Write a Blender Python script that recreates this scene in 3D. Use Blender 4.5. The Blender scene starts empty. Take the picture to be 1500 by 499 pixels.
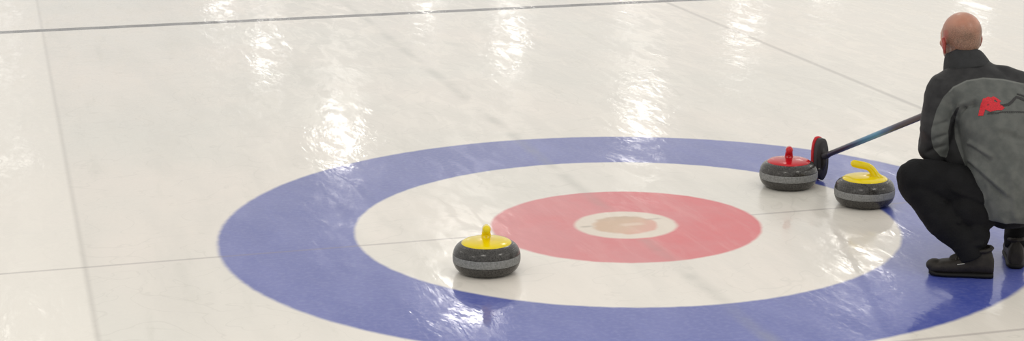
import bpy, bmesh, math, random
from mathutils import Vector, Matrix, noise
from mathutils.bvhtree import BVHTree
random.seed(7)
S = bpy.context.scene
COL = S.collection
S.view_settings.view_transform = 'Standard'
S.view_settings.look = 'None'

# ------------------------------------------------------------------ helpers
def lin(r, g, b):
    f = lambda c: (c/255/12.92) if c/255 <= .04045 else ((c/255+.055)/1.055)**2.4
    return (f(r), f(g), f(b), 1)

def link(name, me, mats=(), parent=None):
    o = bpy.data.objects.new(name, me); COL.objects.link(o)
    for m in mats: o.data.materials.append(m)
    if parent: o.parent = parent
    return o

def from_bm(name, bm, mats=(), parent=None, smooth=True):
    bmesh.ops.recalc_face_normals(bm, faces=bm.faces)
    me = bpy.data.meshes.new(name); bm.to_mesh(me); bm.free()
    if smooth: me.polygons.foreach_set('use_smooth', [True]*len(me.polygons))
    return link(name, me, mats, parent)

def tag(o, label, cat, group=None):
    o['label'] = label; o['category'] = cat
    if group: o['group'] = group
    return o

def loft(bm, rings, cap=True):
    vs = [[bm.verts.new(p) for p in r] for r in rings]
    n = len(vs[0])
    for a, b in zip(vs, vs[1:]):
        for i in range(n): bm.faces.new((a[i], a[(i+1) % n], b[(i+1) % n], b[i]))
    if cap:
        bm.faces.new(vs[0][::-1]); bm.faces.new(vs[-1])

def lathe(bm, prof, seg=96):
    rings = [[(r*math.cos(2*math.pi*i/seg), r*math.sin(2*math.pi*i/seg), z) for i in range(seg)] for r, z in prof]
    loft(bm, rings)

def frame(d):
    d = d.normalized(); u = Vector((0, 0, 1)) if abs(d.z) < .9 else Vector((1, 0, 0))
    x = d.cross(u).normalized(); return x, d.cross(x)

def chain(bm, pts, n=20, flat=1.0, up=None, cap=1.0):
    """closed tapered tube through (point, radius) with round ends"""
    P = [Vector(p) for p, r in pts]; R = [r for p, r in pts]
    rings = []
    def ring(c, x, y, r): return [c + x*r*math.cos(2*math.pi*i/n) + y*r*flat*math.sin(2*math.pi*i/n) for i in range(n)]
    d0 = (P[1]-P[0]).normalized(); x, y = frame(d0)
    if up is not None:
        y = Vector(up); y = (y - d0*y.dot(d0)).normalized(); x = y.cross(d0)
    for k in (80, 55, 30, 12):
        a = math.radians(k); rings.append(ring(P[0]-d0*R[0]*math.sin(a), x, y, R[0]*math.cos(a)))
    for i in range(len(P)):
        if i == 0: d = d0
        elif i == len(P)-1: d = (P[i]-P[i-1]).normalized()
        else: d = ((P[i]-P[i-1]).normalized()+(P[i+1]-P[i]).normalized()).normalized()
        x = (x - d*x.dot(d)).normalized(); y = d.cross(x)
        rings.append(ring(P[i], x, y, R[i]))
    for k in (12, 30, 55, 80):
        a = math.radians(k); rings.append(ring(P[-1]+d*R[-1]*math.sin(a)*cap, x, y, R[-1]*(math.cos(a) if cap == 1 else math.cos(a)**.35)))
    loft(bm, rings)

def ell(bm, c, s, rot=None):
    M = Matrix.Translation(c) @ (rot.to_4x4() if rot else Matrix()) @ Matrix.Diagonal((*s, 1))
    bmesh.ops.create_uvsphere(bm, u_segments=28, v_segments=18, radius=1, matrix=M)

def bez(pts, n=10):
    """smooth curve through (x,y,z,r) control points (Catmull-Rom)"""
    q = [pts[0]] + list(pts) + [pts[-1]]; out = []
    for i in range(1, len(q)-2):
        for k in range(n):
            t = k/n
            out.append(tuple(.5*((2*b)+(-a+c)*t+(2*a-5*b+4*c-d)*t*t+(-a+3*b-3*c+d)*t**3)
                             for a, b, c, d in zip(q[i-1], q[i], q[i+1], q[i+2])))
    out.append(tuple(pts[-1])); return [((p[0], p[1], p[2]), p[3]) for p in out]

def fuse(name, bm, voxel, smooth, mats, parent=None, disp=None):
    """fuse overlapping closed forms into ONE continuous skin"""
    bmesh.ops.recalc_face_normals(bm, faces=bm.faces)
    me = bpy.data.meshes.new(name+'_raw'); bm.to_mesh(me); bm.free()
    o = bpy.data.objects.new('tmp', me); COL.objects.link(o)
    m = o.modifiers.new('r', 'REMESH'); m.mode = 'VOXEL'; m.voxel_size = voxel; m.use_smooth_shade = True
    s = o.modifiers.new('s', 'SMOOTH'); s.factor = .5; s.iterations = smooth
    bpy.context.view_layer.update()
    dg = bpy.context.evaluated_depsgraph_get()
    nm = bpy.data.meshes.new_from_object(o.evaluated_get(dg))
    bpy.data.objects.remove(o); bpy.data.meshes.remove(me)
    nm.name = name
    if disp:
        nor = [v.normal.copy() for v in nm.vertices]
        for v, n in zip(nm.vertices, nor): v.co += n*disp(v.co, n)
    nm.polygons.foreach_set('use_smooth', [True]*len(nm.polygons))
    nm.materials.clear()
    return link(name, nm, mats, parent)

# ------------------------------------------------------------------ materials
class NT:
    def __init__(s, name):
        s.m = bpy.data.materials.new(name); s.m.use_nodes = True
        s.t = s.m.node_tree; s.b = s.t.nodes['Principled BSDF']
    def n(s, typ, ins=None, **kw):
        nd = s.t.nodes.new(typ)
        for k, v in kw.items(): setattr(nd, k, v)
        for k, v in (ins or {}).items(): s.set(nd.inputs[k], v)
        return nd
    def set(s, sock, v):
        if hasattr(v, 'is_output') or isinstance(v, bpy.types.NodeSocket): s.t.links.new(v, sock)
        else: sock.default_value = v
    def P(s, **kw):
        for k, v in kw.items(): s.set(s.b.inputs[k.replace('_', ' ')], v)
    def math(s, op, a, b=0.0, c=0.0):
        nd = s.n('ShaderNodeMath', {0: a, 1: b, 2: c}, operation=op); return nd.outputs[0]
    def mix(s, f, a, b, blend='MIX'):
        nd = s.n('ShaderNodeMix', data_type='RGBA', blend_type=blend)
        s.set(nd.inputs[0], f); s.set(nd.inputs[6], a); s.set(nd.inputs[7], b); return nd.outputs[2]
    def rng(s, v, a, b, c=0.0, d=1.0, t='SMOOTHSTEP'):
        nd = s.n('ShaderNodeMapRange', {'Value': v, 'From Min': a, 'From Max': b, 'To Min': c, 'To Max': d}, interpolation_type=t)
        return nd.outputs['Result']
    def obj(s): return s.n('ShaderNodeTexCoord').outputs['Object']
    def noise(s, vec, scale, detail=3, rough=.5, sc=None, rot=None, out=0, dist=0.0):
        if sc or rot:
            vec = s.n('ShaderNodeMapping', {'Vector': vec, 'Scale': sc or (1, 1, 1), 'Rotation': rot or (0, 0, 0)}).outputs[0]
        return s.n('ShaderNodeTexNoise', {'Vector': vec, 'Scale': scale, 'Detail': detail, 'Roughness': rough, 'Distortion': dist}).outputs[out]
    def bump(s, h, dist, strength=1.0, nrm=None):
        ins = {'Height': h, 'Distance': dist, 'Strength': strength}
        if nrm: ins['Normal'] = nrm
        return s.n('ShaderNodeBump', ins).outputs[0]

def simple(name, col, rough=.5, var=.12, scale=30, bumpd=0.0, bscale=80, **kw):
    t = NT(name); o = t.obj()
    f = t.noise(o, scale, 4)
    dark = tuple(c*(1-var) for c in col[:3])+(1,); lite = tuple(min(1, c*(1+var)) for c in col[:3])+(1,)
    t.P(Base_Color=t.mix(t.rng(f, .3, .7), dark, lite), Roughness=rough, **kw)
    if bumpd: t.P(Normal=t.bump(t.noise(o, bscale, 3), bumpd))
    return t.m

# ---- the ice with the house and the lines painted under its surface
def ice_material():
    t = NT('painted_ice'); o = t.obj()
    sep = t.n('ShaderNodeSeparateXYZ', {0: o}); X, Y = sep.outputs[0], sep.outputs[1]
    # painted edges waver a little under the ice
    wob = t.math('MULTIPLY', t.math('SUBTRACT', t.noise(o, 14, 2), .5), .012)
    r = t.math('ADD', t.math('SQRT', t.math('ADD', t.math('MULTIPLY', X, X), t.math('MULTIPLY', Y, Y))), wob)
    big = t.noise(o, .55, 3, .55)
    tr = t.noise(o, 1.1, 5, .62, sc=(2.2, .5, 1), rot=(0, 0, .22))           # nipped / swept tracks along the sheet
    tr2 = t.noise(o, 3.2, 6, .65, sc=(2.6, .32, 1), rot=(0, 0, -.3), dist=.4)
    white = t.mix(t.rng(big, .3, .7), lin(230, 226, 217), lin(239, 230, 220))
    white = t.mix(t.math('MULTIPLY', t.rng(tr, .42, .68), .55), white, lin(220, 215, 206))
    white = t.mix(t.math('MULTIPLY', t.rng(tr2, .55, .72), .30), white, lin(206, 203, 192))
    # swirl marks
    w = t.noise(o, 1.6, 2, .5, dist=2.2)
    thin = t.math('SUBTRACT', 1.0, t.rng(t.math('ABSOLUTE', t.math('SUBTRACT', w, .52)), 0.0, .012))
    white = t.mix(t.math('MULTIPLY', thin, .16), white, lin(178, 174, 164))
    # broad lamp glow beyond the left side line, painted in as paler ice
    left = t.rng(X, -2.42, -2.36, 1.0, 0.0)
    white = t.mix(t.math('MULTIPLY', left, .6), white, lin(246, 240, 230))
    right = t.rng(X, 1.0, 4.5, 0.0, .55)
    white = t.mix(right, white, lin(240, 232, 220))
    def band(v, c, h, soft):
        a = t.math('ABSOLUTE', t.math('SUBTRACT', v, c))
        return t.math('SUBTRACT', 1.0, t.rng(a, h-soft, h+soft))
    fade = t.noise(o, 2.0, 4, .6)
    # rings
    blue = t.mix(t.rng(t.noise(o, 1.3, 5, .6, sc=(1.6, .7, 1)), .35, .7), lin(62, 77, 162), lin(92, 102, 176))
    blue = t.mix(t.math('MULTIPLY', t.rng(t.noise(o, 45, 3), .4, .75), .16), blue, lin(150, 155, 205))
    red = t.mix(t.rng(t.math('ADD', t.math('MULTIPLY', X, .45), fade), .25, .85), lin(214, 118, 122), lin(218, 74, 82))
    red = t.mix(t.math('MULTIPLY', t.rng(tr2, .5, .7), .3), red, lin(228, 150, 148))
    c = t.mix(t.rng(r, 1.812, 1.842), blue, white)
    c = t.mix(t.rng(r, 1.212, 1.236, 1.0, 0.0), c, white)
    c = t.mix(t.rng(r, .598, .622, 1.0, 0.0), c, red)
    btn = lin(228, 214, 198)
    c = t.mix(t.rng(r, .218, .246, 1.0, 0.0), c, btn)
    # worn tan emblem on the button
    vor = t.math('ADD', r, t.math('MULTIPLY', t.math('SUBTRACT', t.noise(o, 9, 2), .5), .07))
    tan = t.mix(t.rng(t.math('ADD', X, t.math('MULTIPLY', Y, -.8)), -.05, .2), lin(208, 172, 140), lin(222, 160, 142))
    tan = t.mix(t.rng(Y, .06, .14, 0.0, .5), tan, lin(186, 162, 138))
    c = t.mix(t.rng(vor, .135, .165, 1.0, 0.0), c, tan)
    e1 = t.math('MULTIPLY', band(Y, .0, .022, .015), band(X, .03, .05, .02))
    c = t.mix(t.math('MULTIPLY', e1, .8), c, lin(228, 200, 178))
    e2 = t.math('MULTIPLY', band(Y, .02, .012, .012), band(X, -.18, .025, .015))
    c = t.mix(t.math('MULTIPLY', e2, .6), c, lin(165, 150, 132))
    e3 = t.math('MULTIPLY', band(Y, .06, .012, .012), band(X, .15, .035, .02))
    c = t.mix(t.math('MULTIPLY', e3, .5), c, lin(170, 150, 138))
    # lines under the ice
    nobtn = t.rng(r, .24, .26)
    grey = lin(120, 105, 112)
    tee = t.math('MULTIPLY', t.math('MULTIPLY', band(Y, 0, .009, .009), .42), nobtn)
    ctr = t.math('MULTIPLY', t.math('MULTIPLY', band(X, 0, .030, .03), .30), nobtn)
    inred = t.rng(r, .6, .62)
    tee = t.math('MULTIPLY', tee, t.rng(r, .6, .62, .0, 1.0))
    c = t.mix(tee, c, grey)
    c = t.mix(t.math('MULTIPLY', ctr, t.rng(fade, .35, .6)), c, lin(140, 142, 134))
    c = t.mix(t.math('MULTIPLY', band(Y, -1.829, .010, .008), .35), c, grey)
    c = t.mix(t.math('MULTIPLY', band(X, -2.392, .010, .012), .26), c, lin(120, 112, 106))
    c = t.mix(t.math('MULTIPLY', band(X, 2.476, .018, .014), .38), c, lin(110, 100, 96))
    hog = t.math('MULTIPLY', band(Y, 6.405, .062, .012), t.rng(t.noise(X, 3, 1), .3, .6, .88, 1.0))
    c = t.mix(hog, c, lin(22, 6, 14))
    # surface
    peb = t.noise(o, 42, 2, .5, sc=(1, .8, 1))
    und = t.noise(o, 4.2, 4, .56, sc=(1.6, .55, 1), rot=(0, 0, .18), dist=.5)
    scr = t.noise(o, 11, 3, .6, sc=(1.6, .35, 1), rot=(0, 0, .5), dist=.3)
    h = t.math('ADD', t.math('MULTIPLY', und, 1.0), t.math('MULTIPLY', scr, .25))
    h = t.math('ADD', h, t.math('MULTIPLY', peb, .012))
    nrm = t.bump(h, ICE_BUMP)
    t.P(Base_Color=c, Roughness=.45, IOR=1.31, Coat_Weight=1.0, Coat_Roughness=t.rng(t.noise(o, 5, 5, .65, sc=(1.8, .5, 1), rot=(0, 0, .35), dist=.6), .42, .6, .07, .24), Coat_IOR=1.31, Coat_Normal=nrm,
        Specular_IOR_Level=.35)
    return t.m
ICE_BUMP = .0035; ICE_ROUGH = .10

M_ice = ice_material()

def granite():
    t = NT('grey_granite'); o = t.obj()
    sp = t.noise(o, 170, 3, .6); sp2 = t.noise(o, 60, 3, .6)
    c = t.mix(t.rng(sp, .38, .62), lin(38, 36, 34), lin(70, 68, 65))
    c = t.mix(t.rng(sp2, .55, .7, 0, .5), c, lin(46, 44, 42))
    t.P(Base_Color=c, Roughness=.22, IOR=1.5); return t.m
def striking():
    t = NT('matt_striking_band'); o = t.obj()
    c = t.mix(t.rng(t.noise(o, 140, 4, .65), .35, .65), lin(112, 113, 112), lin(140, 141, 140))
    t.P(Base_Color=c, Roughness=.6, Normal=t.bump(t.noise(o, 220, 2), .0006)); return t.m
M_gran = granite(); M_band = striking()
M_yel = simple('yellow_plastic', lin(238, 212, 8), .16, .05, 20)
M_red = simple('red_plastic', lin(196, 24, 36), .16, .06, 20)
M_bolt = simple('dull_steel', lin(120, 118, 110), .35, .1, 60, Metallic=.8)
M_trou = simple('black_trousers', lin(17, 17, 19), .85, .25, 18, .002, 120, Specular_IOR_Level=.25)
M_shoe = simple('brown_black_shoe', lin(40, 36, 32), .6, .2, 40, .001, 160, Specular_IOR_Level=.3)
M_sole = simple('black_rubber', lin(20, 19, 19), .7, .15, 60, .0008, 90, Specular_IOR_Level=.3)
M_lace = simple('grey_lace', lin(60, 55, 49), .8, .2, 80)
M_tag = simple('pale_side_tag', lin(170, 168, 160), .5, .05, 30)
M_coll = simple('charcoal_collar', lin(36, 37, 39), .8, .2, 30, .0015, 140)
M_emR = simple('red_embroidery', lin(196, 24, 40), .6, .22, 260, .001, 600)
M_emB = simple('black_embroidery', lin(30, 28, 30), .6, .2, 200)
M_head = simple('black_broom_head', lin(44, 40, 42), .5, .15, 60, .0006, 120)
M_pad = simple('red_broom_pad', lin(206, 40, 50), .7, .12, 60)
M_iris = simple('dark_eye', lin(70, 55, 45), .2)
M_sclera = simple('eye_white', lin(222, 216, 208), .2, .03)

def skin():
    t = NT('skin'); o = t.obj()
    c = t.mix(t.rng(t.noise(o, 12, 4), .3, .7), lin(176, 122, 100), lin(196, 146, 124))
    st = t.n('ShaderNodeAttribute', attribute_name='stubble').outputs['Fac']
    ear = t.n('ShaderNodeAttribute', attribute_name='ear').outputs['Fac']
    g = t.mix(t.rng(t.noise(o, 220, 3), .35, .65), lin(92, 72, 60), lin(138, 108, 90))
    c = t.mix(t.math('MULTIPLY', st, .85), c, g)
    c = t.mix(t.math('MULTIPLY', ear, .8), c, lin(168, 62, 58))
    t.P(Base_Color=c, Roughness=.38, Subsurface_Weight=.08, Subsurface_Scale=.01)
    return t.m
M_skin = skin()

def jacket_mat():
    t = NT('two_tone_jacket'); o = t.obj()
    g = t.n('ShaderNodeAttribute', attribute_name='panel').outputs['Fac']
    e = t.n('ShaderNodeAttribute', attribute_name='side').outputs['Fac']
    w = t.n('ShaderNodeAttribute', attribute_name='piping').outputs['Fac']
    f = t.noise(o, 22, 4)
    dark = t.mix(t.rng(f, .3, .7), lin(34, 34, 36), lin(48, 48, 49))
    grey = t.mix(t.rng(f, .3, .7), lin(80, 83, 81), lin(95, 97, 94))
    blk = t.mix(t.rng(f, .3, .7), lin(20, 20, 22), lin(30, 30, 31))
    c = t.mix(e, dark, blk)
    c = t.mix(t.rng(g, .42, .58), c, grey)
    c = t.mix(t.math('MULTIPLY', w, .5), c, lin(138, 140, 136))
    sh = t.noise(o, 240, 2)
    t.P(Base_Color=c, Roughness=.62, Specular_IOR_Level=.3, Normal=t.bump(sh, .0006))
    return t.m
M_jack = jacket_mat()

def shaft_mat():
    t = NT('blue_black_shaft'); o = t.obj()
    z = t.n('ShaderNodeSeparateXYZ', {0: o}).outputs[2]
    f = t.noise(o, 16, 3, .6, sc=(1, 1, .35))
    z2 = t.math('ADD', z, t.math('MULTIPLY', t.math('SUBTRACT', f, .5), .16))
    cr = t.n('ShaderNodeValToRGB', {0: t.math('DIVIDE', z2, 1.34)})
    el = cr.color_ramp.elements; el[0].position = 0; el[0].color = lin(34, 28, 38); el[1].position = 1; el[1].color = lin(40, 28, 34)
    for p, c in ((.20, (44, 36, 52)), (.30, (44, 62, 92)), (.42, (56, 120, 156)), (.52, (70, 140, 172)), (.60, (58, 96, 134)), (.68, (50, 44, 66)), (.8, (58, 40, 50))):
        x = el.new(p); x.color = lin(*c)
    t.P(Base_Color=cr.outputs[0], Roughness=.3); return t.m
M_shaft = shaft_mat()

# ------------------------------------------------------------------ the ice
bm = bmesh.new()
bmesh.ops.create_grid(bm, x_segments=1, y_segments=1, size=1)
for v in bm.verts: v.co.x = v.co.x*40+5; v.co.y = v.co.y*45+25
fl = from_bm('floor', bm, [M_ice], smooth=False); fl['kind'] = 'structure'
fl['label'] = 'white curling ice with blue and red target rings and thin lines'

# ------------------------------------------------------------------ curling stones
def build_stone(mat_h, col):
    root = bpy.data.objects.new('curling_stone', None); COL.objects.link(root); root.empty_display_size = .1
    R, H = .1405, .1275
    def prof(a0, a1, n):                                   # rounded granite side, superellipse
        out = []
        for i in range(n+1):
            a = math.radians(a0+(a1-a0)*i/n); ca, sa = math.cos(a), math.sin(a)
            r = .078 + (R-.078)*abs(ca)**.78; z = H/2 + (H/2)*math.copysign(abs(sa)**.86, sa)
            out.append((r, z))
        return out
    bm = bmesh.new()
    lathe(bm, [(.001, .006), (.05, .006), (.060, .001), (.066, .0), (.072, .001)] + prof(-88, -12, 28))
    lo = from_bm('granite_base', bm, [M_gran], root)
    bm = bmesh.new(); lathe(bm, [(.1, prof(-12, 12, 2)[0][1]-.001)]+[(r+.0006, z) for r, z in prof(-12, 12, 10)]+[(.1, prof(-12, 12, 2)[2][1]+.001)])
    from_bm('striking_band', bm, [M_band], root)
    bm = bmesh.new(); lathe(bm, prof(12, 88, 28)+[(.05, H), (.001, H)])
    from_bm('granite_top', bm, [M_gran], root)
    bm = bmesh.new()
    lathe(bm, [(.001, H-.012), (.101, H-.012), (.1045, H-.010), (.1055, H-.006), (.1035, H-.001), (.096, H+.004), (.07, H+.009), (.035, H+.012), (.001, H+.013)])
    cap = from_bm('handle_disc', bm, [mat_h], root)
    # gooseneck handle: rises behind the centre and carries the grip forward (+x)
    bm = bmesh.new()
    z = H+.006
    pts = bez([(-.058, 0, z-.004, .023), (-.046, 0, z+.010, .0200), (-.034, 0, z+.030, .0178), (-.016, 0, z+.046, .0174),
               (.008, 0, z+.053, .0178), (.032, 0, z+.056, .0182), (.052, 0, z+.060, .0175)], 8)
    chain(bm, pts, 24)
    ell(bm, (-.052, 0, z+.001), (.034, .021, .010))
    ell(bm, (-.030, 0, z+.002), (.03, .012, .012))
    fuse('handle', bm, .0022, 6, [mat_h], root)
    return root
def place(root, x, y, rz): root.location = (x, y, 0); root.rotation_euler = (0, 0, rz)
yel = build_stone(M_yel, 'yellow')
G = 'curling stones lying in the rings'
place(yel, -.787, -.532, math.radians(-103))
tag(yel, 'grey granite curling stone with yellow handle, alone on white ice left of the red ring', 'curling stone', G)
def copy_tree(o, parent=None):
    c = o.copy(); COL.objects.link(c)
    if parent: c.parent = parent
    for ch in list(o.children): copy_tree(ch, c)
    return c
y2 = copy_tree(yel); place(y2, 1.190, .030, math.radians(150))
tag(y2, 'grey granite curling stone with yellow handle, near the crouching player\'s knee', 'curling stone', G)
rd = copy_tree(yel); place(rd, .988, .452, math.radians(-113))
for ch in rd.children:
    if ch.name.startswith('handle'):
        ch.data = ch.data.copy(); ch.data.materials.clear(); ch.data.materials.append(M_red)
tag(rd, 'grey granite curling stone with red handle, beside the black broom head', 'curling stone', G)

# ------------------------------------------------------------------ local frame of the player
PO = Vector((1.168, -1.189, 0)); PR = -.2644           # x' right, y' away, z up
PM = Matrix.Translation(PO) @ Matrix.Rotation(PR, 4, 'Z')

# ------------------------------------------------------------------ broom
broom = bpy.data.objects.new('curling_broom', None); COL.objects.link(broom)
tag(broom, 'curling broom with blue and black shaft, its black head on edge beside the red stone', 'broom')
A = PM @ Vector((-.422, 1.640, .122)); B = PM @ Vector((-.179, .58, .548))
Z = (B-A).normalized(); Lb = (B-A).length + .17
Xa = Z.cross(Vector((0, 0, 1))).normalized(); Ya = Z.cross(Xa)
broom.matrix_world = Matrix.Translation(A) @ Matrix((Xa, Ya, Z)).transposed().to_4x4()
bm = bmesh.new(); chain(bm, [((0, 0, .025), .0125), ((0, 0, .12), .0135), ((0, 0, Lb*.6), .0145), ((0, 0, Lb), .0145)], 32)
from_bm('shaft', bm, [M_shaft], broom)
bm = bmesh.new(); chain(bm, [((0, 0, -.005), .012), ((0, 0, .03), .017), ((0, 0, .07), .0165), ((0, 0, .085), .0145)], 24)
from_bm('socket', bm, [M_head], broom)
# head: long axis upright, pad turned to the left
BW = broom.matrix_world.inverted()
hx = (PM.to_3x3() @ Vector((.45, -.89, 0))).normalized()  # thickness direction (points to player's right)
hy = Vector((-hx.y, hx.x, 0)); hz = Vector((-.01, .02, 1)).normalized()
hc = PM @ Vector((-.430, 1.662, .1085))
def head_mesh(name, x0, x1, k, mat, notch=False, grow=0.0):
    bm = bmesh.new(); rings = []
    n = 48; steps = 6
    for j in range(steps+1):
        u = j/steps; xx = x0+(x1-x0)*u
        e = 1-.10*k*(2*u-1)**4 if j in (0, steps) else 1
        ring = []
        for i in range(n):
            a = 2*math.pi*i/n; ca, sa = math.cos(a), math.sin(a)
            yy = math.copysign(abs(ca)**.62, ca)*(.034+grow)*e; zz = math.copysign(abs(sa)**.70, sa)*(.104+grow)*e
            yy *= 1-(.16 if zz > 0 else .45)*abs(zz/.104)**3
            w = hc + hx*xx + hy*yy + hz*zz
            ring.append(BW @ w)
        rings.append(ring)
    loft(bm, rings); return from_bm(name, bm, [mat], broom)
head_mesh('broom_head', -.012, .028, 1, M_head)
head_mesh('pad', -.028, -.0125, 1, M_pad, grow=.0035)
bm = bmesh.new()
pts = [BW @ (hc+hx*.02+hz*.052), BW @ (hc+hx*.036+hz*.02), BW @ (hc+hx*.036-hz*.02), BW @ (hc+hx*.02-hz*.052)]
chain(bm, [(pts[0], .010), (pts[1], .013), (pts[2], .013), (pts[3], .010)], 16)
from_bm('hinge', bm, [M_head], broom)
bm = bmesh.new(); c0 = BW @ (hc+hx*.026-hz*.045-hy*.024)
bmesh.ops.create_uvsphere(bm, u_segments=16, v_segments=10, radius=.0065, matrix=Matrix.Translation(c0))
from_bm('rivet', bm, [M_bolt], broom)

# ------------------------------------------------------------------ the player
HC = Vector((-.079, .375, .925))                        # head centre
HM = Matrix.Translation(HC) @ Matrix.Rotation(math.radians(14), 4, 'Z') @ Matrix.Rotation(math.radians(-12), 4, 'X')
# local head axes: +y = face direction, x = right, z = up
def h(x, y, z): return HM @ Vector((x, y, z))
HR = HM.to_3x3()
bm = bmesh.new()
ell(bm, h(0, -.016, .022), (.0775, .096, .084), HR)
ell(bm, h(0, -.052, -.012), (.062, .050, .062), HR)
ell(bm, h(0, .030, .006), (.068, .066, .078), HR)
ell(bm, h(0, .034, -.050), (.058, .062, .058), HR)
ell(bm, h(0, .062, -.082), (.034, .034, .026), HR)
for s in (-1, 1):
    ell(bm, h(s*.036, .066, -.016), (.024, .022, .022), HR)      # cheekbones
    ell(bm, h(s*.028, .077, .026), (.024, .013, .008), HR)       # brows
    ell(bm, h(s*.030, .075, .0165), (.017, .015, .007), HR); ell(bm, h(s*.030, .074, -.002), (.016, .013, .006), HR)   # lids
    ell(bm, h(s*.014, .096, -.030), (.010, .012, .008), HR)      # nostrils
    # ear: rim, bowl and lobe
    dz = -.024 if s < 0 else -.012
    ear = [h(s*.073, .000, -.034+dz), h(s*.081, -.014, -.022+dz), h(s*.087, -.020, .004+dz), h(s*.086, -.012, .024+dz), h(s*.078, .004, .024+dz)]
    chain(bm, [(p, .0060) for p in ear], 12)
    ell(bm, h(s*.079, -.006, -.002+dz), (.007, .017, .027), HR)
    ell(bm, h(s*.075, -.002, -.030+dz), (.007, .010, .012), HR)
chain(bm, [(h(0, .084, .020), .008), (h(0, .098, -.008), .009), (h(0, .104, -.024), .012)], 14)   # nose
ell(bm, h(0, .088, -.050), (.023, .011, .0055), HR); ell(bm, h(0, .086, -.061), (.020, .011, .0065), HR)  # lips
chain(bm, [(h(0, -.020, -.055), .056), ((-.060, .330, .825), .060), ((-.045, .300, .76), .068)], 24)       # neck
# trunk and limbs under the clothes
chain(bm, [((-.03, .275, .745), .075), ((.0, .23, .64), .105), ((.05, .15, .48), .105), ((.09, .10, .33), .12)], 24)
chain(bm, [((-.155, .265, .725), .052), ((-.195, .21, .52), .040), ((-.205, .215, .492), .040), ((-.170, .448, .600), .027)], 18)
chain(bm, [((.150, .270, .725), .052), ((.27, .335, .50), .040), ((.285, .36, .48), .040), ((.262, .555, .50), .027)], 18)
chain(bm, [((-.0, .10, .30), .075), ((-.27, .125, .385), .055), ((-.275, .12, .36), .050), ((-.078, .008, .10), .027)], 18)
chain(bm, [((.17, .12, .30), .075), ((.26, .45, .385), .055), ((.26, .44, .36), .050), ((.163, .175, .10), .027)], 18)
chain(bm, [((-.072, .010, .060), .026), ((-.19, .038, .038), .018)], 14)
chain(bm, [((.165, .18, .060), .026), ((.192, .30, .038), .018)], 14)
# gripping hand on the shaft (left) -------------------------------------------------
def to_loc(w): return PM.inverted() @ w
SA = to_loc(A); SZ = (PM.inverted().to_3x3() @ Z).normalized()
def shaft_pt(l): return SA + SZ*l
def fist(bm, c, ax, side, back):
    """palm beside the shaft, four fingers and a thumb curled around it"""
    palm = c + side*.030
    for k, off in enumerate((-.030, -.010, .010, .030)):
        chain(bm, [(palm+ax*off*.8-back*.035, .013), (palm+ax*off+back*.004, .013)], 10)
    lens = (.88, .97, 1.0, .9)
    for k, off in enumerate((-.031, -.0105, .010, .0305)):
        L = lens[k]; o = c+ax*off
        chain(bm, [(o+side*.030+back*.004, .0098), (o+side*.020+back*.026*L, .0092), (o-side*.008+back*.030*L, .0086), (o-side*.027*L+back*.012, .0080), (o-side*.026*L-back*.010, .0074)], 12)
    chain(bm, [(palm+ax*.030-back*.03, .013), (c+ax*.047-back*.022+side*.012, .0115), (c+ax*.046-back*.024-side*.014, .0098), (c+ax*.034-back*.010-side*.028, .0088)], 12)
gc = shaft_pt(Lb-.045)
side = SZ.cross(Vector((0, 0, 1))).normalized()            # towards the player's left or right
if side.x > 0: side = -side
back = side.cross(SZ).normalized()
if back.z < 0: back = -back
fist(bm, gc, SZ, Vector(side)*-1, back)
chain(bm, [((-.178, .40, .585), .026), (gc-side*.028-back*.035, .024)], 14)
# open hand resting on the right knee
k0 = Vector((.262, .555, .50)); f0 = Vector((-.10, .93, -.28)).normalized(); sx = Vector((1, 0, 0)); sx = (sx-f0*sx.dot(f0)).normalized(); dn = Vector((0, -.3, -1)).normalized()
for k in range(4):
    chain(bm, [(k0+f0*.0, .020), (k0+f0*.085+sx*(-.030+.020*k), .0125)], 12)
    a = k0+f0*.085+sx*(-.032+.0215*k); L = (.80, .95, 1, .9)[k]*.036
    chain(bm, [(a, .0098), (a+f0*L, .0090), (a+f0*L*1.75+dn*.012, .0084), (a+f0*L*2.3+dn*.026, .0072)], 12)
chain(bm, [(k0+f0*.02-sx*.016, .014), (k0+f0*.055-sx*.046+dn*.006, .0115), (k0+f0*.085-sx*.058+dn*.016, .0092)], 12)
player = fuse('person', bm, .0042, 5, [M_skin])
player.matrix_world = PM
tag(player, 'bald person crouching on the ice in a grey and black jacket, holding a curling broom', 'person')
HI = HM.inverted()
a1 = player.data.attributes.new('stubble', 'FLOAT', 'POINT'); a2 = player.data.attributes.new('ear', 'FLOAT', 'POINT')
for i, v in enumerate(player.data.vertices):
    p = HI @ v.co
    inh = 1 if v.co.z > .70 and p.length < .25 else 0
    st = max(0, min(1, (.072 - p.z + .035*noise.noise(p*22))/.08)) if p.y < .03 else max(0, min(1, (-.03-p.z)/.03))
    if p.y > .085: st *= .4
    a1.data[i].value = st*inh
    e = max(0, min(1, (abs(p.x)-.0725)/.006)) if abs(p.y+.006) < .045 and -.085 < p.z < .035 else 0
    a2.data[i].value = e*inh*(1.0 if p.x < 0 else .55)
for s in (-1, 1):
    bm = bmesh.new(); bmesh.ops.create_uvsphere(bm, u_segments=20, v_segments=14, radius=.0125, matrix=Matrix.Translation(h(s*.030, .0775, .008)))
    ey = from_bm('eye', bm, [M_sclera], player)
    bm = bmesh.new(); bmesh.ops.create_uvsphere(bm, u_segments=16, v_segments=10, radius=.0062, matrix=Matrix.Translation(h(s*.030, .0852, .007)))
    from_bm('iris', bm, [M_iris], ey)

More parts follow.
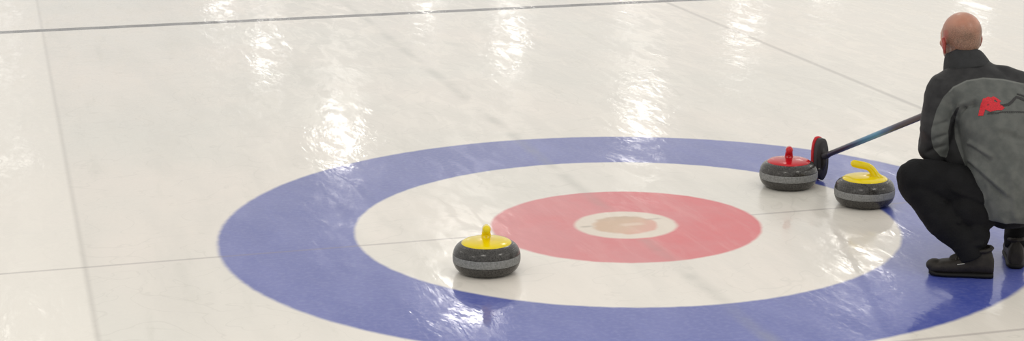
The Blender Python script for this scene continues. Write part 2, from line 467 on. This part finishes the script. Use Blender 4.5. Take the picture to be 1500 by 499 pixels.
# ---- trousers
bm = bmesh.new()
ell(bm, (.095, .085, .30), (.165, .135, .115))
KL = (-.272, .125, .378)
chain(bm, [((.01, .09, .315), .105), ((-.10, .10, .345), .094), ((-.20, .12, .374), .086), ((-.290, .130, .384), .081)], 26)
chain(bm, [((-.292, .130, .368), .076), ((-.250, .105, .30), .072), ((-.180, .055, .215), .071), ((-.114, .018, .145), .057), ((-.090, .004, .105), .049), ((-.080, .000, .082), .048)], 26, cap=.12)
chain(bm, [((-.10, .055, .27), .075), ((-.04, .05, .25), .07)], 20)
ell(bm, (-.055, .02, .17), (.05, .05, .07))
chain(bm, [((.16, .10, .31), .105), ((.215, .28, .35), .092), ((.255, .43, .385), .078)], 26)
chain(bm, [((.255, .44, .372), .074), ((.225, .36, .26), .070), ((.175, .24, .15), .056), ((.150, .180, .11), .050), ((.148, .165, .082), .049)], 26, cap=.12)
# folds of slack cloth
for a, b, r in (((-.30, .07, .33), (-.20, .03, .30), .012), ((-.25, .05, .26), (-.14, -.012, .235), .009), ((-.15, -.02, .125), (-.05, -.035, .15), .008), ((-.16, .02, .36), (-.05, -.0, .32), .010)):
    chain(bm, [(a, r), (b, r)], 10)
def fold(p, n):
    q = Vector((p.x*9+p.z*3, p.y*7, p.z*9-p.x*4))
    return .006*noise.noise(q) + .003*noise.noise(q*2.7) + .001*noise.noise(q*7)
tr = fuse('trousers', bm, .0055, 4, [M_trou], player, fold)

# ---- shoes
def build_shoe(name, heel, toe_dir, k=1.0, z0=0.0):
    d = Vector((toe_dir[0], toe_dir[1], 0)).normalized(); s = Vector((-d.y, d.x, 0)); H0 = Vector((heel[0], heel[1], z0))
    #      t      half-w  top    drop
    sec = [(.000, .024, .075), (.012, .033, .108), (.035, .037, .122), (.070, .038, .124), (.100, .038, .108), (.125, .040, .092),
           (.155, .043, .078), (.190, .047, .070), (.225, .047, .064), (.250, .043, .058), (.270, .034, .050), (.281, .020, .038)]
    sec = [(t*k, w, top) for t, w, top in sec]
    def ringf(t, w, top, bot, grow=0, n=28):
        out = []
        for i in range(n):
            a = 2*math.pi*i/n; ca, sa = math.cos(a), math.sin(a)
            yy = math.copysign(abs(ca)**.72, ca)*(w+grow)
            zz = math.copysign(abs(sa)**.8, sa)
            zz = bot+(top-bot)*(zz*.5+.5)
            yy *= 1-.38*max(0, (zz-.045)/.09)
            out.append(H0+d*t+s*yy+Vector((0, 0, zz)))
        return out
    bm = bmesh.new(); loft(bm, [ringf(t, w, top, .014) for t, w, top in sec])
    # padded ankle rim, toe cap bulge, tongue
    for k in range(10):
        a = 2*math.pi*k/10; b = 2*math.pi*(k+1)/10
        pa = H0+d*(.050+.040*math.cos(a))+s*.031*math.sin(a)+Vector((0, 0, .118+.006*math.cos(a+2.6)))
        pb = H0+d*(.050+.040*math.cos(b))+s*.031*math.sin(b)+Vector((0, 0, .118+.006*math.cos(b+2.6)))
        chain(bm, [(pa, .0085), (pb, .0085)], 10)
    ell(bm, H0+d*.235+Vector((0, 0, .040)), (.036, .036, .026))
    chain(bm, [(H0+d*.088+Vector((0, 0, .122)), .014), (H0+d*.125+Vector((0, 0, .092)), .016), (H0+d*.165+Vector((0, 0, .072)), .014)], 14)
    sh = fuse(name, bm, .0034, 3, [M_shoe], player)
    bm = bmesh.new(); loft(bm, [ringf(t, w, .022+.006*(t > .24), .0006 + (.005 if t > .25 else 0), .0012) for t, w, top in sec])
    from_bm('sole', bm, [M_sole], sh)
    bm = bmesh.new()
    for k in range(5):
        t = .108+.016*k; z = .112-.0115*k*1.0; w = .026
        for sg in (1, -1):
            chain(bm, [(H0+d*t-s*w*sg+Vector((0, 0, z-.012)), .0026), (H0+d*(t+.006)+Vector((0, 0, z+.004)), .0026), (H0+d*(t+.012)+s*w*sg+Vector((0, 0, z-.016)), .0026)], 8)
    from_bm('laces', bm, [M_lace], sh)
    bm = bmesh.new(); sgn = 1
    c = H0+d*.118+Vector((0, 0, .062))
    for sg in (1,):
        chain(bm, [(c+s*sg*.0375, .0022), (c+d*.026+s*sg*.040+Vector((0, 0, -.005)), .0022)], 8)
    from_bm('side_tag', bm, [M_tag], sh)
    return sh
build_shoe('shoe', (.012, -.008), (-.262, .060), .92)
build_shoe('shoe', (.132, .105), (.06, .262))

# ---- jacket
GREY = [(0.24, 0.80), (0.203, 0.797), (0.092, 0.82), (0.01, 0.837), (-0.072, 0.843), (-0.14, 0.832), (-0.193, 0.805), (-0.231, 0.761), (-0.256, 0.705), (-0.272, 0.63), (-0.272, 0.588), (-0.26, 0.546), (-0.23, 0.512), (-0.205, 0.506), (-0.196, 0.545), (-0.203, 0.616), (-0.195, 0.675), (-.175, .712), (-.158, .722), (-.172, .690), (-.180, .640), (-0.174, 0.587), (-0.155, 0.537), (-0.121, 0.46), (-0.096, 0.361), (-0.074, 0.17), (0.3, 0.15), (.5, .5), (.42, .72)]  # grey panel outline; notch by the sleeve paints in the underarm crease's shade
def sd(p, poly):
    """signed distance to a polygon, positive inside"""
    best = 1e9; ins = False; n = len(poly)
    for i in range(n):
        ax, ay = poly[i]; bx, by = poly[(i+1) % n]
        ex, ey = bx-ax, by-ay; wx, wy = p[0]-ax, p[1]-ay
        t = max(0, min(1, (wx*ex+wy*ey)/(ex*ex+ey*ey))); dx, dy = wx-ex*t, wy-ey*t
        best = min(best, dx*dx+dy*dy)
        if (ay > p[1]) != (by > p[1]) and p[0] < (bx-ax)*(p[1]-ay)/(by-ay)+ax: ins = not ins
    return math.sqrt(best)*(1 if ins else -1)
bm = bmesh.new()
RG = [(.238, .115, .06, .162, .128), (.258, .112, .067, .172, .140), (.31, .105, .08, .174, .148), (.40, .090, .10, .176, .150), (.50, .070, .14, .172, .150), (.60, .042, .18, .166, .145),
      (.68, .016, .22, .172, .135), (.74, -.002, .255, .172, .115), (.785, -.018, .285, .135, .092), (.82, -.035, .31, .088, .072), (.84, -.045, .32, .07, .062)]
rings = []
for z, cr, cd, hw, hd in RG:
    rings.append([(cr+hw*math.copysign(abs(math.cos(a))**.85, math.cos(a)), cd+hd*math.copysign(abs(math.sin(a))**.85, math.sin(a)), z - .10*(hd*math.sin(a))*(1 if z > .3 else 0))
                  for a in [2*math.pi*i/40 for i in range(40)]])
loft(bm, rings)
# shoulders
chain(bm, [((-.05, .295, .775), .052), ((-.115, .275, .762), .060), ((-.168, .255, .728), .068)], 24)
chain(bm, [((.01, .295, .775), .052), ((.085, .28, .765), .060), ((.165, .265, .725), .070)], 24)
# left sleeve
chain(bm, [((-.168, .250, .725), .072), ((-.186, .225, .64), .072), ((-.202, .20, .56), .068), ((-.205, .200, .485), .064), ((-.198, .27, .49), .058), ((-.187, .36, .555), .047), ((-.179, .41, .585), .040)], 26)
chain(bm, [((-.12, .26, .64), .06), ((-.135, .235, .54), .062), ((-.10, .20, .44), .07)], 20)   # jacket front below the arm
# right sleeve
chain(bm, [((.165, .265, .722), .073), ((.215, .295, .62), .070), ((.265, .325, .52), .064), ((.285, .36, .485), .060), ((.278, .44, .49), .052), ((.268, .50, .50), .042)], 26)
# drapery ridges on the back
# soft folds (from, to, width, height) pressed into the cloth
RI = [((-.118, .565), (-.023, .506), .010, .010), ((-.112, .548), (-.03, .488), .009, -.007), ((-.105, .492), (.05, .349), .011, .011), ((-.11, .475), (.03, .345), .009, -.007),
      ((-.186, .66), (-.16, .728), .010, .007), ((-.16, .728), (-.10, .748), .010, .007), ((-.10, .748), (-.05, .735), .011, .005), ((-.172, .68), (-.145, .715), .009, -.011), ((-.145, .715), (-.10, .728), .009, -.010),
      ((-.10, .725), (-.075, .71), .010, -.005), ((.02, .60), (.16, .56), .014, -.006), ((.06, .45), (.09, .25), .014, .007), ((-.05, .40), (-.02, .25), .014, -.006),
      ((-.265, .64), (-.21, .655), .008, -.006), ((-.265, .58), (-.21, .60), .008, -.007), ((-.285, .53), (-.215, .555), .009, -.007), ((-.25, .76), (-.20, .73), .010, -.005)]
def jfold(p, n):
    u, v = p.x*.8-p.z*.6, p.x*.6+p.z*.8
    q = Vector((u*4.2, p.y*5, v*13))
    rd = (1-abs(noise.noise(q))*2.2)
    f = .0045*rd + .006*noise.noise(p*6) + .0012*noise.noise(p*38) - .003
    if n.y < .3:
        px, pz = p.x-.26*p.y, p.z+.27*p.y
        for (ax, az), (bx, bz), w, k in RI:
            ex, ez = bx-ax, bz-az; t = ((px-ax)*ex+(pz-az)*ez)/(ex*ex+ez*ez); tc = max(0, min(1, t))
            dd = (px-ax-ex*tc)**2+(pz-az-ez*tc)**2
            f += k*math.exp(-dd/(w*w))*min(1, (.3-n.y)*2)
    return f
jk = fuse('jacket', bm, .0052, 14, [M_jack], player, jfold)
me = jk.data
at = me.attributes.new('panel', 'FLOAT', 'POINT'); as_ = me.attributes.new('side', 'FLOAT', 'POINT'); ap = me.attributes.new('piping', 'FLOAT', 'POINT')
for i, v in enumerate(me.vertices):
    s = v.co.x - .26*v.co.y; t = v.co.z + .27*v.co.y  # projected along the camera's line of sight; GREY outline taken from image pixels
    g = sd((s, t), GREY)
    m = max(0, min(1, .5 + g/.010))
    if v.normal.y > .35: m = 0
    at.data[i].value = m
    ap.data[i].value = max(0, 1-abs(g-.004)/.004) if (m > 0 and t > .78) else 0
    as_.data[i].value = max(0, min(1, (.60-t)/.08))*(1 if s < -.05 else 0)
# hem band, cuffs, collar
def band_ring(name, z, cr, cd, hw, hd, th, hh, mat, par, tilt=0.0, n=48):
    bm = bmesh.new(); sec = [(0, -hh), (th, -hh*.8), (th, hh*.8), (0, hh), (-th, hh*.8), (-th, -hh*.8)]
    vs = []
    for i in range(n):
        a = 2*math.pi*i/n
        vs.append([bm.verts.new((cr+(hw+o)*math.cos(a), cd+(hd+o)*math.sin(a), z+w+tilt*math.sin(a))) for o, w in sec])
    for i in range(n):
        for k in range(6): bm.faces.new((vs[i][k], vs[(i+1) % n][k], vs[(i+1) % n][(k+1) % 6], vs[i][(k+1) % 6]))
    return from_bm(name, bm, [mat], par)
bm = bmesh.new()   # stand-up collar, flaring down onto the shoulders
n = 56; sec = [(0.0, .0), (.010, .003), (.013, .012), (.011, .045), (.007, .070), (.0, .074), (-.006, .068), (-.006, .03), (-.008, 0)]
vs = []
for i in range(n):
    a = 2*math.pi*i/n; row = []
    for o, w in sec:
        k = 1-w/.074; hw = .070+.020*k+o; hd = .066+.018*k+o
        row.append(bm.verts.new((-.052-.015*(1-k)+hw*math.cos(a), .322+.03*(1-k)+hd*math.sin(a), .792+w+ .016*(1-abs(math.sin((a+math.pi/2)/2)))*0 - .030*math.sin(a) - .014*math.cos(a)*-1*k + .002*math.sin(5*a)*(1-k))))
    vs.append(row)
for i in range(n):
    for k in range(len(sec)): bm.faces.new((vs[i][k], vs[(i+1) % n][k], vs[(i+1) % n][(k+1) % len(sec)], vs[i][(k+1) % len(sec)]))
col = from_bm('collar', bm, [M_coll], jk)
sm = col.modifiers.new('s', 'SUBSURF'); sm.levels = 1; sm.render_levels = 1
bm = bmesh.new(); chain(bm, [((-.181, .398, .578), .041), ((-.176, .428, .592), .039)], 28); from_bm('cuff', bm, [M_coll], jk)
bm = bmesh.new(); chain(bm, [((.270, .490, .50), .043), ((.265, .520, .50), .041)], 28); from_bm('cuff', bm, [M_coll], jk)

# embroidery follows the cloth of the back
bvh = BVHTree.FromPolygons([v.co.copy() for v in me.vertices], [tuple(p.vertices) for p in me.polygons])
DIR = Vector((.26, 1, -.27)).normalized()  # camera view direction; emblem and swoosh outlines come from image pixels
def patch(name, inside, box, mat, cell=.0016, off=.0022):
    bm = bmesh.new(); nx = int((box[1]-box[0])/cell); nz = int((box[3]-box[2])/cell); cache = {}
    def vert(i, k):
        if (i, k) not in cache:
            s = box[0]+i*cell; t = box[2]+k*cell
            hit = bvh.ray_cast(Vector((s-.26, -1, t+.27)), DIR)
            cache[(i, k)] = bm.verts.new(hit[0]+hit[1]*off) if hit[0] else None
        return cache[(i, k)]
    for i in range(nx):
        for k in range(nz):
            if inside(box[0]+(i+.5)*cell, box[2]+(k+.5)*cell):
                q = [vert(i, k), vert(i+1, k), vert(i+1, k+1), vert(i, k+1)]
                if all(q): bm.faces.new(q)
    return from_bm(name, bm, [mat], jk)
RED = [(-0.066, 0.751), (-0.060, .748), (-.056, .753), (-0.046, 0.757), (-.036, .753), (-0.026, 0.758), (-0.014, 0.752), (-.004, .745), (0.006, 0.737), (0.0, 0.728), (0.010, 0.719), (0.022, 0.709), (0.012, 0.699), (-.006, .699), (-0.023, 0.696), (-0.034, 0.692), (-.046, .698), (-0.056, 0.703), (-0.062, 0.677), (-0.083, 0.677), (-0.078, 0.709), (-0.073, 0.732)]
HOLES = [(-.018, .739, .0045), (-.012, .735, .003), (-.046, .722, .0028)]
patch('red_emblem', lambda s, t: sd((s, t), RED) > 0 and not any((s-a)**2+(t-b)**2 < r*r for a, b, r in HOLES), (-.09, .03, .67, .765), M_emR)
def seg(s, t, a, b, w):
    ex, ey = b[0]-a[0], b[1]-a[1]; k = max(0, min(1, ((s-a[0])*ex+(t-a[1])*ey)/(ex*ex+ey*ey)))
    return (s-a[0]-ex*k)**2+(t-a[1]-ey*k)**2 < (w)**2
SW = [(.006, .721, .0036), (.020, .720, .0050), (.036, .723, .0058), (.050, .734, .0054), (.060, .748, .0044), (.068, .756, .0042), (.085, .751, .0050), (.112, .738, .0052)]
SW2 = [(.072, .769, .0026), (.092, .763, .0034), (.125, .748, .0036)]
patch('black_swoosh', lambda s, t: any(seg(s, t, a, b, a[2]) for q in (SW, SW2) for a, b in zip(q, q[1:])), (-.0, .13, .70, .775), M_emB)
rr = random.Random(3); LET = []
x = -.046
while x < .15:
    w = rr.choice((.005, .006, .0065)); zb = .681+.055*min(.06, x+.046)+(.0025 if x > .0 else 0)
    hgt = .0085 if x < -.02 else .0066
    LET.append((x, x+w, zb, zb+hgt, rr.randint(0, 3))); x += w+.0012
def glyph(s, t):
    for a, b, z0, z1, k in LET:
        if a <= s <= b and z0 <= t <= z1:
            u = (s-a)/(b-a); v = (t-z0)/(z1-z0)
            return (u < .35 or v > .75 or (k == 0 and v < .25) or (k == 1 and u > .7) or (k == 2 and .4 < v < .62) or (k == 3 and u > .65 and v > .5))
    return False
patch('chest_lettering', glyph, (-.05, .15, .675, .70), M_emB, cell=.0011)

# ------------------------------------------------------------------ lamps of the rink
def lamp(x, y, e, sx=.55, sy=1.2, z=5.0):
    l = bpy.data.lights.new('ceiling_lamp', 'AREA'); l.shape = 'RECTANGLE'; l.size = sx; l.size_y = sy; l.energy = e; l.color = (1.0, .955, .88)
    o = bpy.data.objects.new('ceiling_lamp', l); COL.objects.link(o); o.location = (x, y, z); return o
for x in (-8.3, -2.7, 2.9, 8.5, 14.3, 20.3):
    for y in (-4.0, 5.4, 14.9, 24.2, 33.5, 42.0):
        if (x, y) == (14.3, 24.2): continue
        lamp(x, y, {-2.7: 3, 8.5: 30 if y > 15 else 24}.get(x, 34 if y < 25 else 20) if y > 0 else 45)

w = bpy.data.worlds.new('World'); S.world = w; w.use_nodes = True
wt = w.node_tree; bg = wt.nodes['Background']
tc = wt.nodes.new('ShaderNodeTexCoord'); sp = wt.nodes.new('ShaderNodeSeparateXYZ'); cr = wt.nodes.new('ShaderNodeValToRGB')
wt.links.new(tc.outputs['Generated'], sp.inputs[0]); wt.links.new(sp.outputs[2], cr.inputs[0]); wt.links.new(cr.outputs[0], bg.inputs[0])
cr.color_ramp.elements[0].position = 0.0; cr.color_ramp.elements[0].color = (.79, .778, .75, 1)
cr.color_ramp.elements[1].position = .6; cr.color_ramp.elements[1].color = (.80, .785, .75, 1)
bg.inputs[1].default_value = 1.0

# ------------------------------------------------------------------ camera
cam = bpy.data.cameras.new('camera'); co = bpy.data.objects.new('camera', cam); COL.objects.link(co)
cam.sensor_width = 36; cam.lens = 2750.45/1500*36
yaw, pitch, roll = .2644, .2372, -.0063
fwd = Vector((math.sin(yaw)*math.cos(pitch), math.cos(yaw)*math.cos(pitch), -math.sin(pitch)))
rt = Vector((math.cos(yaw), -math.sin(yaw), 0)); up = rt.cross(fwd)
rt2 = rt*math.cos(roll)+up*math.sin(roll); up2 = up*math.cos(roll)-rt*math.sin(roll)
Mx = Matrix((rt2, up2, -fwd)).transposed().to_4x4(); Mx.translation = (-2.6383, -7.782, 2.2383)
co.matrix_world = Mx
S.camera = co
